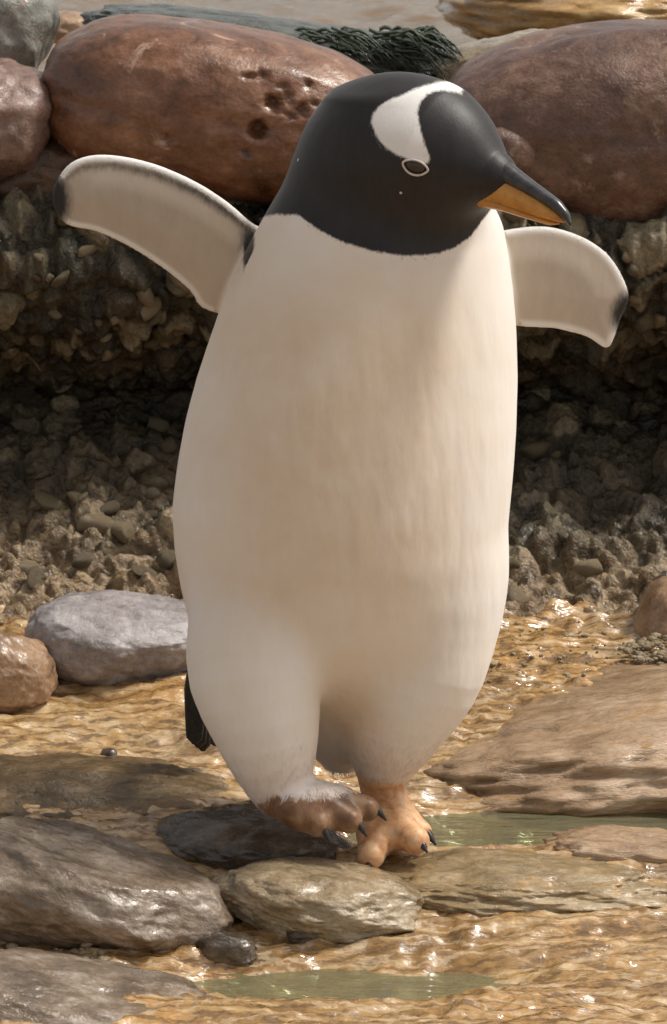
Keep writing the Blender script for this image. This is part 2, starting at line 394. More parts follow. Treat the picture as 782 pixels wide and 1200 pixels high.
# embedded stones of the wall, each a part of it
def facet(v, seed, n=9, lo=0.62, hi=0.95, soft=0.0):
    """cuts a unit blob with random planes"""
    g = np.random.default_rng(seed)
    for _ in range(n):
        d = g.normal(size=3); d /= np.linalg.norm(d); h = lo + (hi - lo) * g.random()
        q = v @ d; ex = np.maximum(q - h, 0); v = v - (ex * (1 - soft))[:, None] * d
    return v
def stone_mesh(name, seed, sub=2):
    v, f = ico(sub)
    v = facet(v * (1 + 0.18 * gnoise(v * 1.3 + seed * 3.7, seed))[:, None], seed, 12, .5, .9)
    return mesh_np(name, v, f)
stone_mats = [rock_material('stone_olive', (0.05, 0.038, 0.018), (0.13, 0.10, 0.05), (0.25, 0.20, 0.11), 30, bump=0.7),
              rock_material('stone_buff', (0.12, 0.085, 0.045), (0.27, 0.20, 0.115), (0.44, 0.36, 0.25), 30, bump=0.7),
              rock_material('stone_grey', (0.06, 0.046, 0.026), (0.15, 0.115, 0.068), (0.34, 0.28, 0.19), 30, bump=0.7)]
variants = []
for k in range(9):
    m_ = stone_mesh('stone', 50 + k, 2); m_.materials.append(stone_mats[k % 3]); variants.append(m_)
rng = np.random.default_rng(4)
cand = np.where((np.abs(X) < 0.55) & (Sv > 0.06) & (Sv < 1.2))[0]
wgt = (np.clip(crust, 0.12, 1) ** 1.5)[cand]; wgt = wgt * np.where(X[cand] > .1, .55, 1.0) * np.where(Zb[cand] > .36, 1.8, 1.0)
pick = rng.choice(cand, 280, replace=False, p=wgt / wgt.sum())
for q in pick:
    s = 0.006 + 0.014 * rng.random() ** 2.2
    o = bpy.data.objects.new('stone', variants[rng.integers(9)]); COL.objects.link(o); o.parent = wall
    o.location = Vw[q] + np.array([0, NY[q], NZ[q]]) * s * 0.15
    o.scale = (s * (1 + .6 * rng.random()), s * (0.8 + .4 * rng.random()), s * (0.6 + .4 * rng.random()))
    o.rotation_euler = rng.random(3) * np.array([.8, .8, 6.28])

# ------------------------------------------------------------------ boulders and rocks
def rock(name, label, cat, px, py, Y, r, mat, seed, tilt=0.0, yaw=0.0, sub=5, box=0.25, lump=0.10, mid=0.035, fine=0.008,
         freq=1.0, layer=0.0, pits=None, group=None, kind=None, cuts=0, soft=0.3):
    v, f = ico(sub)
    e = 2 + 3 * box; v = v / ((np.abs(v) ** e).sum(1) ** (1 / e))[:, None]
    if cuts: v = facet(v, seed + 5, cuts, .68, .98, soft)
    n0 = v / np.linalg.norm(v, axis=1)[:, None]
    d = lump * fbm(v * 0.9 * freq + seed * 5.1, 3, seed) + mid * fbm(v * 3.2 * freq + seed, 4, seed + 31, 0.55) + fine * fbm(v * 14 * freq, 3, seed + 57)
    if layer: d = d + layer * fbm(v * np.array([1.3, 2.0, 9.0]) * freq + seed, 4, seed + 71, 0.55, ridged=True)
    v = v + n0 * d[:, None]
    v = v * np.array(r)
    if pits:
        for (dx, dz, pr, pd) in pits:
            q = np.hypot(v[:, 0] - dx, v[:, 2] - dz) + 0.004 * gnoise(v * 120, 5); m = (v[:, 1] < 0)
            v[:, 1] += np.where(m, pd * (1 - sstep(pr * 0.35, pr, q)), 0)
    o = obj(name, mesh_np(name, v, f), mat, loc=P(px, py, Y) if Y is not None else ground_hit(px, py))
    o.rotation_euler = (0, R(tilt), R(yaw))
    return tag(o, label, cat, group, kind)

M_red = rock_material('red_brown_boulder', (0.058, 0.023, 0.011), (0.168, 0.073, 0.037), (0.31, 0.17, 0.105), 7, (1, 1, 1.3), (0.22, 0.55), 0.35, 0.45,
                      spots=(0.42, 0.27, 0.2), spot_amt=0.05)
M_maroon = rock_material('maroon_boulder', (0.052, 0.025, 0.016), (0.128, 0.066, 0.044), (0.25, 0.155, 0.11), 9, (1, 1, 1.2), (0.25, 0.6), 0.3, 0.6,
                         spots=(0.27, 0.18, 0.14), spot_amt=0.15)
M_pink = rock_material('pink_rock', (0.09, 0.05, 0.038), (0.20, 0.12, 0.095), (0.34, 0.24, 0.205), 12, bump=0.5)
M_slate = rock_material('slate_rock', (0.07, 0.07, 0.058), (0.17, 0.165, 0.14), (0.36, 0.35, 0.31), 10, bump=0.6, coat=0.5, spots=(0.30, 0.17, 0.08), spot_amt=0.1)
M_algae = rock_material('algae_slab', (0.014, 0.018, 0.012), (0.038, 0.046, 0.036), (0.14, 0.15, 0.13), 14, (0.5, 1, 4), (0.15, 0.5), 0.6, 0.9, rot=(0, R(-9), 0))
M_lilac = rock_material('lilac_grey_stone', (0.17, 0.145, 0.135), (0.29, 0.255, 0.25), (0.46, 0.43, 0.43), 22, bump=0.5, coat=0.3)
M_tan = rock_material('tan_stone', (0.14, 0.075, 0.04), (0.31, 0.19, 0.11), (0.46, 0.32, 0.21), 11, bump=0.5, coat=0.4)
M_moss = rock_material('mossy_brown_rock', (0.032, 0.022, 0.009), (0.10, 0.063, 0.026), (0.27, 0.175, 0.085), 9, (0.7, 1, 1.2), (0.2, 0.6), 0.4, 0.9)
M_dark = rock_material('dark_wet_stone', (0.022, 0.016, 0.010), (0.075, 0.054, 0.036), (0.23, 0.175, 0.13), 11, (0.8, 1, 1.5), (0.08, 0.4), 0.9, 0.6, rot=(0, R(-12), 0))
M_grey = rock_material('grey_wet_stone', (0.055, 0.036, 0.020), (0.185, 0.135, 0.092), (0.44, 0.375, 0.32), 9, (0.8, 1, 1.4), (0.08, 0.42), 0.9, 0.6, rot=(0, R(14), 0))
M_buff = rock_material('buff_flat_rock', (0.13, 0.09, 0.045), (0.30, 0.225, 0.135), (0.48, 0.40, 0.29), 10, (0.7, 1, 1.2), (0.12, 0.45), 0.7, 0.7)
M_streak = rock_material('streaked_tan_rock', (0.20, 0.12, 0.06), (0.40, 0.27, 0.165), (0.58, 0.45, 0.33), 8, (0.5, 1.2, 2.2), (0.2, 0.5), 0.6, 0.8,
                         spots=(0.40, 0.22, 0.08), spot_amt=0.25)

M_olive = rock_material('olive_tan_rock', (0.12, 0.085, 0.04), (0.29, 0.205, 0.105), (0.46, 0.36, 0.23), 9, (0.5, 1, 1.6), (0.1, 0.45), 0.8, 0.9, spots=(0.42, 0.25, 0.09), spot_amt=0.25)
M_shade = rock_material('gap_shade_rock', (0.03, 0.016, 0.008), (0.075, 0.04, 0.022), (0.16, 0.09, 0.055), 12, bump=0.7)
M_gold = rock_material('golden_reflection_rock', (0.16, 0.085, 0.025), (0.36, 0.20, 0.06), (0.55, 0.38, 0.17), 7, (0.6, 1, 2), (0.1, 0.4), 0.8, 0.8)
pits = [(0.062, 0.030, .012, .02), (0.078, 0.040, .008, .012), (0.095, 0.028, .009, .014), (0.05, -0.002, .014, .024), (0.108, 0.036, .006, .01), (0.085, 0.018, .006, .01),
        (0.03, 0.055, .006, .01), (0.045, 0.058, .007, .01), (0.12, 0.02, .006, .009), (0.04, -.03, .006, .01), (-.05, -.028, .009, .008), (.1, .055, .006, .01), (.07, .05, .005, .008)]
rock('boulder', 'long reddish brown boulder with small dark pits, lying on the wall top', 'boulder', 256, 130, 1.00, (0.206, 0.14, 0.100), M_red, 12, 9, 0, 6, 0.25, 0.05, 0.02, 0.006, pits=pits)
rock('boulder', 'large smooth maroon brown boulder beside the penguin head on the wall top', 'boulder', 735, 155, 1.04, (0.225, 0.17, 0.128), M_maroon, 23, -4, 0, 6, 0.2, 0.06, 0.022, 0.006)
rock('stone', 'small rounded maroon stone wedged against the maroon boulder above the beak', 'stone', 598, 176, 0.93, (0.040, 0.05, 0.030), M_maroon, 31, 12, 0, 4, 0.3, 0.10, 0.04)
rock('rock', 'grey green rock standing on the pink rock left of the red boulder', 'rock', -2, 36, 1.16, (0.062, 0.09, 0.066), M_slate, 44, 25, 0, 5, 0.4, 0.12, 0.05)
rock('rock', 'pinkish rough rock beneath the grey green rock on the wall top', 'rock', 2, 142, 0.98, (0.062, 0.10, 0.068), M_pink, 51, 10, 0, 5, 0.35, 0.14, 0.06, 0.015)
rock('slab', 'dark green grey slab with streaks of wet algae behind the red boulder', 'slab', 322, 66, 1.36, (0.235, 0.13, 0.046), M_algae, 62, 7, 0, 6, 0.3, 0.10, 0.05, 0.012, layer=0.03)
rock('rock', 'rough grey brown rock just behind the maroon boulder edge in the pool', 'rock', 590, 78, 1.30, (0.085, 0.10, 0.035), M_buff, 66, -14, 0, 5, 0.3, 0.14, 0.08, 0.02, layer=0.05)
rock('stone', 'lilac grey smooth stone half buried at the foot of the wall', 'stone', 146, 752, 0.50, (0.104, 0.08, 0.052), M_lilac, 71, 3, 0, 6, 0.15, 0.09, 0.05, 0.012, cuts=4)
rock('stone', 'smooth tan stone beside the lilac grey stone', 'stone', -4, 788, 0.42, (0.062, 0.06, 0.050), M_tan, 83, 22, 0, 6, 0.15, 0.10, 0.05, 0.012, cuts=4)
rock('stone', 'rounded brown stone at the foot of the wall below the greenish stone', 'stone', 795, 730, 0.62, (0.046, 0.06, 0.046), M_tan, 85, 20, 0, 5, 0.3, 0.07, 0.03)
rock('stone', 'small pale greenish stone lodged in the dark wall recess', 'stone', 754, 662, 0.80, (0.027, 0.03, 0.020), M_slate, 88, -8, 0, 4, 0.2, 0.1, 0.05)
rock('rock', 'broad pinkish tan rock streaked by flowing water behind the green pool', 'rock', 735, 878, 0.45, (0.30, 0.27, 0.080), M_streak, 93, -5, 0, 6, 0.0, 0.12, 0.07, 0.022, layer=0.03)
rock('rock', 'low mossy brown rock behind the grey wet stone', 'rock', 85, 958, 0.17, (0.19, 0.13, 0.050), M_moss, 98, 3, 0, 6, 0.1, 0.16, 0.08, 0.026, layer=.02, cuts=5)
rock('stone', 'dark wet rounded stone under the lifted foot', 'stone', 308, 993, 0.03, (0.100, 0.085, 0.042), M_dark, 104, 6, 0, 6, 0.1, 0.14, 0.06, 0.012, layer=0.012, cuts=6)
rock('rock', 'large shiny grey wet stone with a pale ridge sloping to the water', 'rock', 106, 1052, -0.16, (0.132, 0.085, 0.058), M_grey, 115, 16, -8, 6, 0.2, 0.13, 0.05, 0.010, layer=0.006, cuts=11, soft=.15)
rock('rock', 'pale grey rock with layered top below the large shiny stone', 'rock', 68, 1192, -0.38, (0.138, 0.085, 0.052), M_grey, 121, 9, 0, 6, 0.25, 0.14, 0.06, 0.012, layer=0.018, cuts=7)
rock('rock', 'oval buff stone in front of the standing foot', 'rock', 380, 1058, -0.13, (0.098, 0.075, 0.036), M_buff, 127, 7, 0, 6, 0.1, 0.14, 0.07, 0.018, cuts=7)
rock('rock', 'flat grey buff rock under the toes of the standing foot', 'rock', 600, 1040, -0.070, (0.165, 0.085, 0.028), M_olive, 133, 2, 0, 6, 0.0, 0.16, 0.10, 0.024, layer=0.01, cuts=5)
rock('rock', 'thin layered tan ledge at the edge of the green pool', 'rock', 770, 1010, 0.0, (0.105, 0.045, 0.026), M_streak, 140, 5, 0, 5, 0.2, 0.16, 0.1, 0.03, layer=0.05)
rock('rock', 'dark brown rock added to fill the shadow gap between pink rock and red boulder', 'rock', 62, 205, 0.99, (0.085, 0.08, 0.050), M_shade, 151, 8, 0, 5, 0.2, 0.14, 0.08, 0.02)  # added filler, its dark colour stands in for shadow under the boulder
rock('rock', 'golden tan rock added for the golden reflection in the upper pool behind the maroon boulder', 'rock', 700, 12, 2.9, (0.24, 0.35, 0.06), M_gold, 161, 2, 0, 5, 0.2, 0.12, 0.08, 0.02, layer=.04)  # added rock, its colour stands in for golden reflections on the water
rock('rock', 'small wet tan stone in the pool behind the grey green rock', 'stone', 78, 32, 1.9, (0.035, 0.05, 0.022), M_tan, 163, 2, 0, 4, 0.2, 0.12, 0.08, 0.02)
rock('pebble', 'small dark pebble lying on the tan ground behind the tail', 'pebble', 128, 884, None, (0.009, 0.01, 0.007), M_dark, 141, sub=3, lump=.25)
rock('pebble', 'dark wet pebble in the shallow water below the grey stone', 'pebble', 268, 1112, None, (0.026, 0.02, 0.015), M_dark, 145, sub=4, lump=.25, mid=.12)
rock('pebble', 'dark clustered pebble under the oval buff stone', 'pebble', 362, 1090, None, (0.020, 0.02, 0.012), M_dark, 149, sub=4, lump=.25, mid=.15)

# gravel: loose grit nobody could count, one object per patch
def gravel(name, cx, cy, rx, ry, n, smin, smax, mat, seed, dz=0.0):
    g = np.random.default_rng(seed); base, bf = ico(1); nb_ = len(base)
    a = g.random(n) * 6.283; q = np.sqrt(g.random(n)); x = cx + rx * q * np.cos(a); y = cy + ry * q * np.sin(a)
    s = smin + (smax - smin) * g.random(n) ** 2
    c = np.stack([x, y, ground_height(x, y) + dz + s * .2], 1)
    sc = np.stack([1 + .5 * g.random(n), 1 + .5 * g.random(n), .6 + .3 * g.random(n)], 1) * s[:, None]
    V = base[None] * (1 + .45 * (g.random((n, nb_, 1)) - .5)) * sc[:, None, :] + c[:, None, :]
    F = bf[None] + (np.arange(n) * nb_)[:, None, None]
    return tag(obj(name, mesh_np(name, V.reshape(-1, 3), F.reshape(-1, 3)), mat), 'loose wet grit and pebble gravel between the rocks', 'gravel', kind='stuff')

gravel('gravel', 0.37, 0.50, 0.055, 0.05, 420, .0012, .0055, stone_mats[1], 1, .01)
gravel('gravel', -0.30, -0.245, 0.10, 0.03, 300, .0015, .005, stone_mats[1], 2)
gravel('gravel', -0.05, 0.55, 0.5, 0.12, 700, .0012, .0035, stone_mats[1], 4)

# wet algae fronds hanging over the end of the slab
def fronds(n, seed):
    g = np.random.default_rng(seed); V = []; F = []
    for k in range(n):
        a = P(330 + 170 * g.random() ** .7, 34 + 30 * g.random(), 1.22 + .06 * g.random()); m = 9
        L = .03 + .045 * g.random(); dirx = .9 + .25 * g.random(); w0 = .0012 + .0016 * g.random(); ph = g.random() * 6
        for i in range(m):
            t = i / (m - 1); c = a + np.array([L * t * dirx, -.02 * t + .004 * math.sin(5 * t + ph), .006 * math.sin(3 * t) - L * (.25 * t + .38 * t * t) + .003 * math.sin(9 * t + ph)])
            w = w0 * (1 - t ** 2) + .0002; b = len(V)
            V += [c + np.array([0, w * .5, w]), c + np.array([0, -w * .9, 0]), c + np.array([0, w * .5, -w])]
            if i:
                for q in range(3): F.append((b - 3 + q, b - 3 + (q + 1) % 3, b + (q + 1) % 3, b + q))
    return np.array(V), np.array(F)
M_frond = rock_material('wet_algae', (0.012, 0.020, 0.010), (0.03, 0.046, 0.024), (0.085, 0.10, 0.06), 40, coat=0.8, bump=0.3)
tag(obj('algae', mesh_np('algae', *fronds(170, 9)), M_frond), 'dark green wet algae fronds trailing over the slab towards the penguin head', 'algae', kind='stuff')

# ------------------------------------------------------------------ the penguin
MM = 0.0008                                    # metres per photograph pixel at the penguin
def q3(px, py, Y): return np.array(P(px, py, Y))
def smin(a, b, k):
    h = np.clip(0.5 + 0.5 * (b - a) / k, 0, 1); return b * (1 - h) + a * h - k * h * (1 - h)
rows = np.array([  # py, left, right, depth half-width (m), depth centre (m)
    (120, 400, 520, .050, -.020), (150, 372, 545, .058, -.020), (190, 345, 562, .066, -.016), (220, 330, 570, .072, -.010), (245, 315, 579, .080, -.006), (258, 308, 589, .086, -.004),
    (275, 299, 592, .094, .000), (300, 286, 597, .104, .003), (350, 263, 603, .118, .006), (400, 246, 607, .126, .006), (450, 229, 608, .131, .004),
    (500, 216, 607, .134, .000), (550, 207, 603, .136, -.003), (600, 201, 598, .137, -.005), (650, 204, 594, .137, -.004), (700, 213, 589, .134, .002),
    (740, 224, 578, .128, .012), (780, 245, 560, .116, .028), (810, 268, 535, .102, .042), (835, 295, 505, .088, .050), (860, 325, 475, .074, .052), (885, 348, 452, .056, .050), (905, 368, 432, .036, .046), (918, 385, 415, .018, .044)])
zr = np.array([q3(391, r[0], -.02)[2] for r in rows])[::-1]
cxr = np.array([(q3(r[1], r[0], -.02)[0] + q3(r[2], r[0], -.02)[0]) / 2 for r in rows])[::-1]
ar = np.array([(q3(r[2], r[0], -.02)[0] - q3(r[1], r[0], -.02)[0]) / 2 for r in rows])[::-1]
br = rows[::-1, 3]; cyr = rows[::-1, 4]
zd = np.linspace(zr[0], zr[-1], 500)
def dn(a): return smooth1(np.interp(zd, zr, a), 31)
CX, A_, B_, CY = dn(cxr), dn(ar), dn(br), dn(cyr)
HC = q3(470, 181, -.028)                        # middle of the skull
YAW = R(55)
FW = np.array([math.sin(YAW), -math.cos(YAW), 0.0]); LW = np.array([math.cos(YAW), math.sin(YAW), 0.0])   # beak direction, far side
def ellipsoid(p, c, ax, r):
    d = p - c; k = np.stack([d @ ax[0], d @ ax[1], d @ ax[2]], 1)
    k0 = np.linalg.norm(k / r, axis=1); k1 = np.linalg.norm(k / (np.array(r) ** 2), axis=1)
    return k0 * (k0 - 1) / np.maximum(k1, 1e-9)
def cone(p, a, b, ra, rb):
    a = np.asarray(a); b = np.asarray(b); ba = b - a; h = np.clip(((p - a) @ ba) / (ba @ ba), 0, 1)
    return np.linalg.norm(p - a - h[:, None] * ba, axis=1) - (ra + (rb - ra) * h)
def chain(p, pts, k=0.008):
    d = None
    for (a, ra), (b, rb) in zip(pts[:-1], pts[1:]):
        e = cone(p, a, b, ra, rb); d = e if d is None else smin(d, e, k)
    return d
def dense_chain(pts, n=15):
    c = np.array([np.r_[a, r] for a, r in pts]); c = np.vstack([2 * c[0] - c[1], c, 2 * c[-1] - c[-2]]); out = []
    for t in np.linspace(0, len(pts) - 1 - 1e-6, n):
        i = int(t); u = t - i; a, b, d, e = c[i:i + 4]
        out.append(.5 * (2 * b + (d - a) * u + (2 * a - 5 * b + 4 * d - e) * u * u + (3 * b - a - 3 * d + e) * u ** 3))
    return [(o[:3], o[3]) for o in out]
def poly_sd(x, z, poly):
    """signed distance to a closed polygon, negative inside"""
    poly = np.asarray(poly); n = len(poly); d = np.full(len(x), 1e9); ins = np.zeros(len(x), bool)
    for i in range(n):
        a = poly[i]; b = poly[(i + 1) % n]; e = b - a; wx_ = x - a[0]; wz_ = z - a[1]
        t = np.clip((wx_ * e[0] + wz_ * e[1]) / (e @ e), 0, 1)
        d = np.minimum(d, (wx_ - e[0] * t) ** 2 + (wz_ - e[1] * t) ** 2)
        c = ((a[1] > z) != (b[1] > z)); xs = a[0] + (z - a[1]) * e[0] / (e[1] if abs(e[1]) > 1e-9 else 1e-9)
        ins ^= c & (x < xs)
    return np.where(ins, -1, 1) * np.sqrt(d)
def smooth_poly(pts, Y, n=4):
    """Catmull-Rom through photograph points, as world x, z"""
    w = np.array([q3(a, b, Y)[[0, 2]] for a, b in pts]); out = []; m = len(w)
    for i in range(m):
        p0_, p1_, p2_, p3_ = w[(i - 1) % m], w[i], w[(i + 1) % m], w[(i + 2) % m]
        for t in np.linspace(0, 1, n, endpoint=False):
            out.append(.5 * ((2 * p1_) + (-p0_ + p2_) * t + (2 * p0_ - 5 * p1_ + 4 * p2_ - p3_) * t * t + (-p0_ + 3 * p1_ - 3 * p2_ + p3_) * t ** 3))
    return np.array(out)
FLIP_A = smooth_poly([(345, 285), (300, 265), (268, 239), (230, 215), (180, 194), (130, 184), (95, 187), (72, 203), (60, 235), (76, 264), (112, 273), (150, 290), (190, 315), (222, 341), (246, 366), (330, 370)], .03)
FLIP_B = smooth_poly([(520, 290), (590, 271), (640, 267), (680, 278), (711, 298), (730, 325), (738, 352), (727, 378), (720, 398), (711, 409), (690, 396), (655, 386), (604, 382), (520, 375)], .03)
def flipper_y(x, side):
    if side < 0: return 0.035 + 0.14 * np.clip(-0.085 - x, 0, 1) - 0.35 * np.clip(-0.085 - x, 0, 1) ** 2
    return 0.035 + 0.10 * np.clip(x - 0.16, 0, 1)
def flipper(p, poly, side):
    d2 = poly_sd(p[:, 0], p[:, 2], poly)
    thick = 0.0018 + 0.0055 * sstep(0.0, 0.035, -d2)
    dy = np.abs(p[:, 1] - flipper_y(p[:, 0], side)) - thick
    d2 = d2 + 0.004
    return np.minimum(np.maximum(d2, dy), 0) + np.sqrt(np.maximum(d2, 0) ** 2 + np.maximum(dy, 0) ** 2) - 0.004
FL_BOX = [(np.r_[P_.min(0) - .03], np.r_[P_.max(0) + .03]) for P_ in (FLIP_A, FLIP_B)]
ANK = q3(452, 944, -.012)
toesB = [[(ANK, .020), (q3(443, 974, -.045), .020), (q3(435, 1003, -.074), .0130)],
         [(ANK, .020), (q3(464, 970, -.045), .019), (q3(487, 985, -.070), .0135)],
         [(ANK, .018), (q3(476, 962, -.028), .013), (q3(494, 974, -.040), .010)]]
ANK2 = q3(330, 928, -.085)
toesA = [[(ANK2, .022), (q3(352, 948, -.110), .020), (q3(372, 966, -.125), .012)],
         [(ANK2, .022), (q3(378, 946, -.105), .019), (q3(410, 962, -.118), .012)],
         [(ANK2, .020), (q3(395, 940, -.092), .016), (q3(430, 948, -.098), .012)]]
THIGH_A = dense_chain([(q3(318, 630, -.008), .058), (q3(306, 715, -.052), .0635), (q3(299, 785, -.074), .0615), (q3(313, 855, -.086), .048), (q3(324, 908, -.086), .032), (ANK2, .021)])
THIGH_B = dense_chain([(q3(510, 680, -.02), .062), (q3(490, 770, -.030), .066), (q3(466, 838, -.028), .049), (q3(450, 888, -.018), .030)], 12)
def body_sdf(p):
    z = p[:, 2]
    cx = np.interp(z, zd, CX); a = np.interp(z, zd, A_); b = np.interp(z, zd, B_); cy = np.interp(z, zd, CY)
    over = np.maximum(z - zd[-1], 0) + np.maximum(zd[0] - z, 0)
    e = np.hypot((p[:, 0] - cx) / a, (p[:, 1] - cy) / b)
    gx_ = (p[:, 0] - cx) / a ** 2; gy_ = (p[:, 1] - cy) / b ** 2
    f = e * (e - 1) / np.maximum(np.hypot(gx_, gy_), 1e-6)
    f = np.where(over > 0, np.hypot(np.maximum(f, 0), over) + .0, f)
    skull = ellipsoid(p, HC, (FW, LW, np.array([0, 0, 1.])), (.101, .066, .0765))
    f = smin(f, skull, .03)
    face = cone(p, HC + FW * .045 + np.array([0, 0, -.002]), q3(580, 207, -.088), .056, .022)
    f = smin(f, face, .022)
    # thighs and shanks
    th = p[:, 2] < .42
    if th.any():
        f = f.copy(); ft = smin(f[th], chain(p[th], THIGH_A, .006), .018); f[th] = smin(ft, chain(p[th], THIGH_B, .006), .028)
    shank = chain(p, [(q3(447, 875, -.016), .023), (q3(446, 915, -.012), .0185), (ANK, .0185)], .01)
    f = smin(f, shank, .008)
    lo = p[:, 2] < .16
    if lo.any():
        pl = p[lo]; fl = f[lo]
        for toes in (toesB, toesA):
            dt = None
            for t in toes:
                e_ = chain(pl, t, .006); dt = e_ if dt is None else smin(dt, e_, .009)
            fl = smin(fl, dt, .008)
        f = f.copy(); f[lo] = fl
    for poly, side, (bl, bh) in ((FLIP_A, -1, FL_BOX[0]), (FLIP_B, 1, FL_BOX[1])):
        m = (p[:, 0] > bl[0]) & (p[:, 0] < bh[0]) & (p[:, 2] > bl[1]) & (p[:, 2] < bh[1]) & (np.abs(p[:, 1] - .05) < .12)
        if m.any():
            f = f.copy(); f[m] = smin(f[m], flipper(p[m], poly, side), .006)
    return f

def surface_net(fn, lo, hi, h, blk=12):
    n = np.ceil((np.array(hi) - lo) / h / blk).astype(int) * blk + 1
    nb = (n - 1) // blk
    F = np.full(n, 1.0, np.float32)
    bi = np.stack(np.meshgrid(*[np.arange(k) for k in nb], indexing='ij'), -1).reshape(-1, 3)
    cen = np.array(lo) + (bi + .5) * blk * h
    fc = fn(cen)
    near = np.abs(fc) < blk * h * .9 + .008
    off = np.stack(np.meshgrid(*[np.arange(blk + 1)] * 3, indexing='ij'), -1).reshape(-1, 3)
    for b_, c_ in zip(bi[~near], fc[~near]):
        if c_ < 0: F[b_[0] * blk:(b_[0] + 1) * blk + 1, b_[1] * blk:(b_[1] + 1) * blk + 1, b_[2] * blk:(b_[2] + 1) * blk + 1] = -1
    B = bi[near]
    for i in range(0, len(B), 200):
        bb = B[i:i + 200]
        idx = (bb[:, None, :] * blk + off[None]).reshape(-1, 3)
        F[idx[:, 0], idx[:, 1], idx[:, 2]] = fn(np.array(lo) + idx * h)
    S = F < 0
    c = S[:-1, :-1, :-1].astype(np.int8)
    c = sum(S[i:S.shape[0] - 1 + i, j:S.shape[1] - 1 + j, k:S.shape[2] - 1 + k].astype(np.int8) for i in (0, 1) for j in (0, 1) for k in (0, 1))
    act = (c > 0) & (c < 8)
    ci = np.argwhere(act); vid = np.full(act.shape, -1, np.int32); vid[act] = np.arange(len(ci))
    acc = np.zeros((len(ci), 3)); cnt = np.zeros(len(ci))
    for ax in range(3):
        o1, o2 = [k for k in range(3) if k != ax]
        for u in (0, 1):
            for w in (0, 1):
                a0 = ci.copy(); a0[:, o1] += u; a0[:, o2] += w; a1 = a0.copy(); a1[:, ax] += 1
                fa = F[a0[:, 0], a0[:, 1], a0[:, 2]]; fb = F[a1[:, 0], a1[:, 1], a1[:, 2]]
                m = (fa < 0) != (fb < 0); t = np.where(m, fa / np.where(m, fa - fb, 1), 0)
                pt = a0.astype(float); pt[:, ax] += t
                acc[m] += pt[m]; cnt[m] += 1
    V = np.array(lo) + acc / cnt[:, None] * h
    Q = []
    for ax in range(3):
        o1, o2 = (ax + 1) % 3, (ax + 2) % 3
        sl0 = [slice(None)] * 3; sl1 = [slice(None)] * 3; sl0[ax] = slice(0, -1); sl1[ax] = slice(1, None)
        s0 = S[tuple(sl0)]; s1 = S[tuple(sl1)]
        e = np.argwhere(s0 != s1); e = e[(e[:, o1] > 0) & (e[:, o2] > 0) & (e[:, o1] < F.shape[o1] - 1) & (e[:, o2] < F.shape[o2] - 1)]
        flip = s0[e[:, 0], e[:, 1], e[:, 2]]
        qs = []
        for u, w in ((-1, -1), (0, -1), (0, 0), (-1, 0)):
            d = e.copy(); d[:, o1] += u; d[:, o2] += w; qs.append(vid[d[:, 0], d[:, 1], d[:, 2]])
        qs = np.stack(qs, 1); qs[~flip] = qs[~flip][:, ::-1]; Q.append(qs)
    Q = np.concatenate(Q); Q = Q[(Q >= 0).all(1)]
    return V, Q
def grad(fn, p, h=1e-4):
    return np.stack([(fn(p + d) - fn(p - d)) / (2 * h) for d in np.eye(3) * h], 1)
lo = np.array([-.285, -.175, -.03]); hi = np.array([.30, .165, .775])
PV, PQ = surface_net(body_sdf, lo, hi, 0.0022)
g_ = grad(body_sdf, PV); gl = np.maximum((g_ ** 2).sum(1), .05)
PV = PV - np.clip(body_sdf(PV) / gl, -.002, .002)[:, None] * g_
PN = g_ / np.sqrt(gl)[:, None]
# feather relief: faint vertical tufts
tuft = fbm(PV * np.array([55, 55, 16]), 3, 200) * .0006 + gnoise(PV * np.array([14, 14, 7]), 205) * .0012
tuft *= sstep(.10, .16, PV[:, 2]) * (1 - sstep(.50, .56, PV[:, 2]) * .8)
PV = PV + PN * tuft[:, None]

# plumage fields, in metres (positive = inside the patch)
x, y, z = PV[:, 0], PV[:, 1], PV[:, 2]
bl_pts = [(270, 268), (300, 266), (322, 256), (350, 254), (372, 268), (400, 281), (440, 292), (480, 297), (510, 296), (532, 290), (552, 278), (565, 262), (577, 250), (592, 240), (640, 235)]
bw = np.array([q3(a, b, -.075)[[0, 2]] for a, b in bl_pts])
head_f = z - np.interp(x, bw[:, 0], bw[:, 1])
cyv = np.interp(z, zd, CY); bv = np.interp(z, zd, B_)
back_f = (y - (cyv + .45 * bv)) * .8
back_f = np.where(z < .16, np.minimum(back_f, z - .10), back_f)
dark = np.maximum(head_f, back_f)
PATCH = smooth_poly([(436, 140), (447, 124), (470, 113), (500, 102), (530, 99), (556, 110), (572, 126), (572, 134), (556, 119), (534, 110), (511, 108), (496, 116), (490, 130), (492, 148), (497, 166), (503, 182), (499, 190), (484, 186), (462, 178), (443, 162)], -.09, 5)
rel = PV - HC; lat = rel @ LW
mir = PV - 2 * np.maximum(lat, 0)[:, None] * LW
patch = -poly_sd(mir[:, 0], mir[:, 2], PATCH)
patch = np.where((z > HC[2] - .05), patch, -.05)
dA = poly_sd(x, z, FLIP_A); dB = poly_sd(x, z, FLIP_B)
onA = (dA < .004) & (x < -.06); onB = (dB < .004) & (x > .155) & (z > .44)
bodyf = np.hypot((x - np.interp(z, zd, CX)) / np.interp(z, zd, A_), (y - cyv) / bv)
onA &= bodyf > 1.06; onB &= bodyf > 1.06
def upper_edge(x, poly_pts, Y):
    w = np.array([q3(a, b, Y)[[0, 2]] for a, b in poly_pts]); o = np.argsort(w[:, 0]); return np.interp(x, w[o, 0], w[o, 1])
topA = upper_edge(x, [(300, 265), (268, 239), (230, 215), (180, 194), (130, 184), (95, 187), (72, 203)], .03)
topB = upper_edge(x, [(590, 271), (640, 267), (680, 278), (711, 298), (733, 330), (741, 362)], .03)
patch_m = patch
fdark = np.full(len(x), -.05)
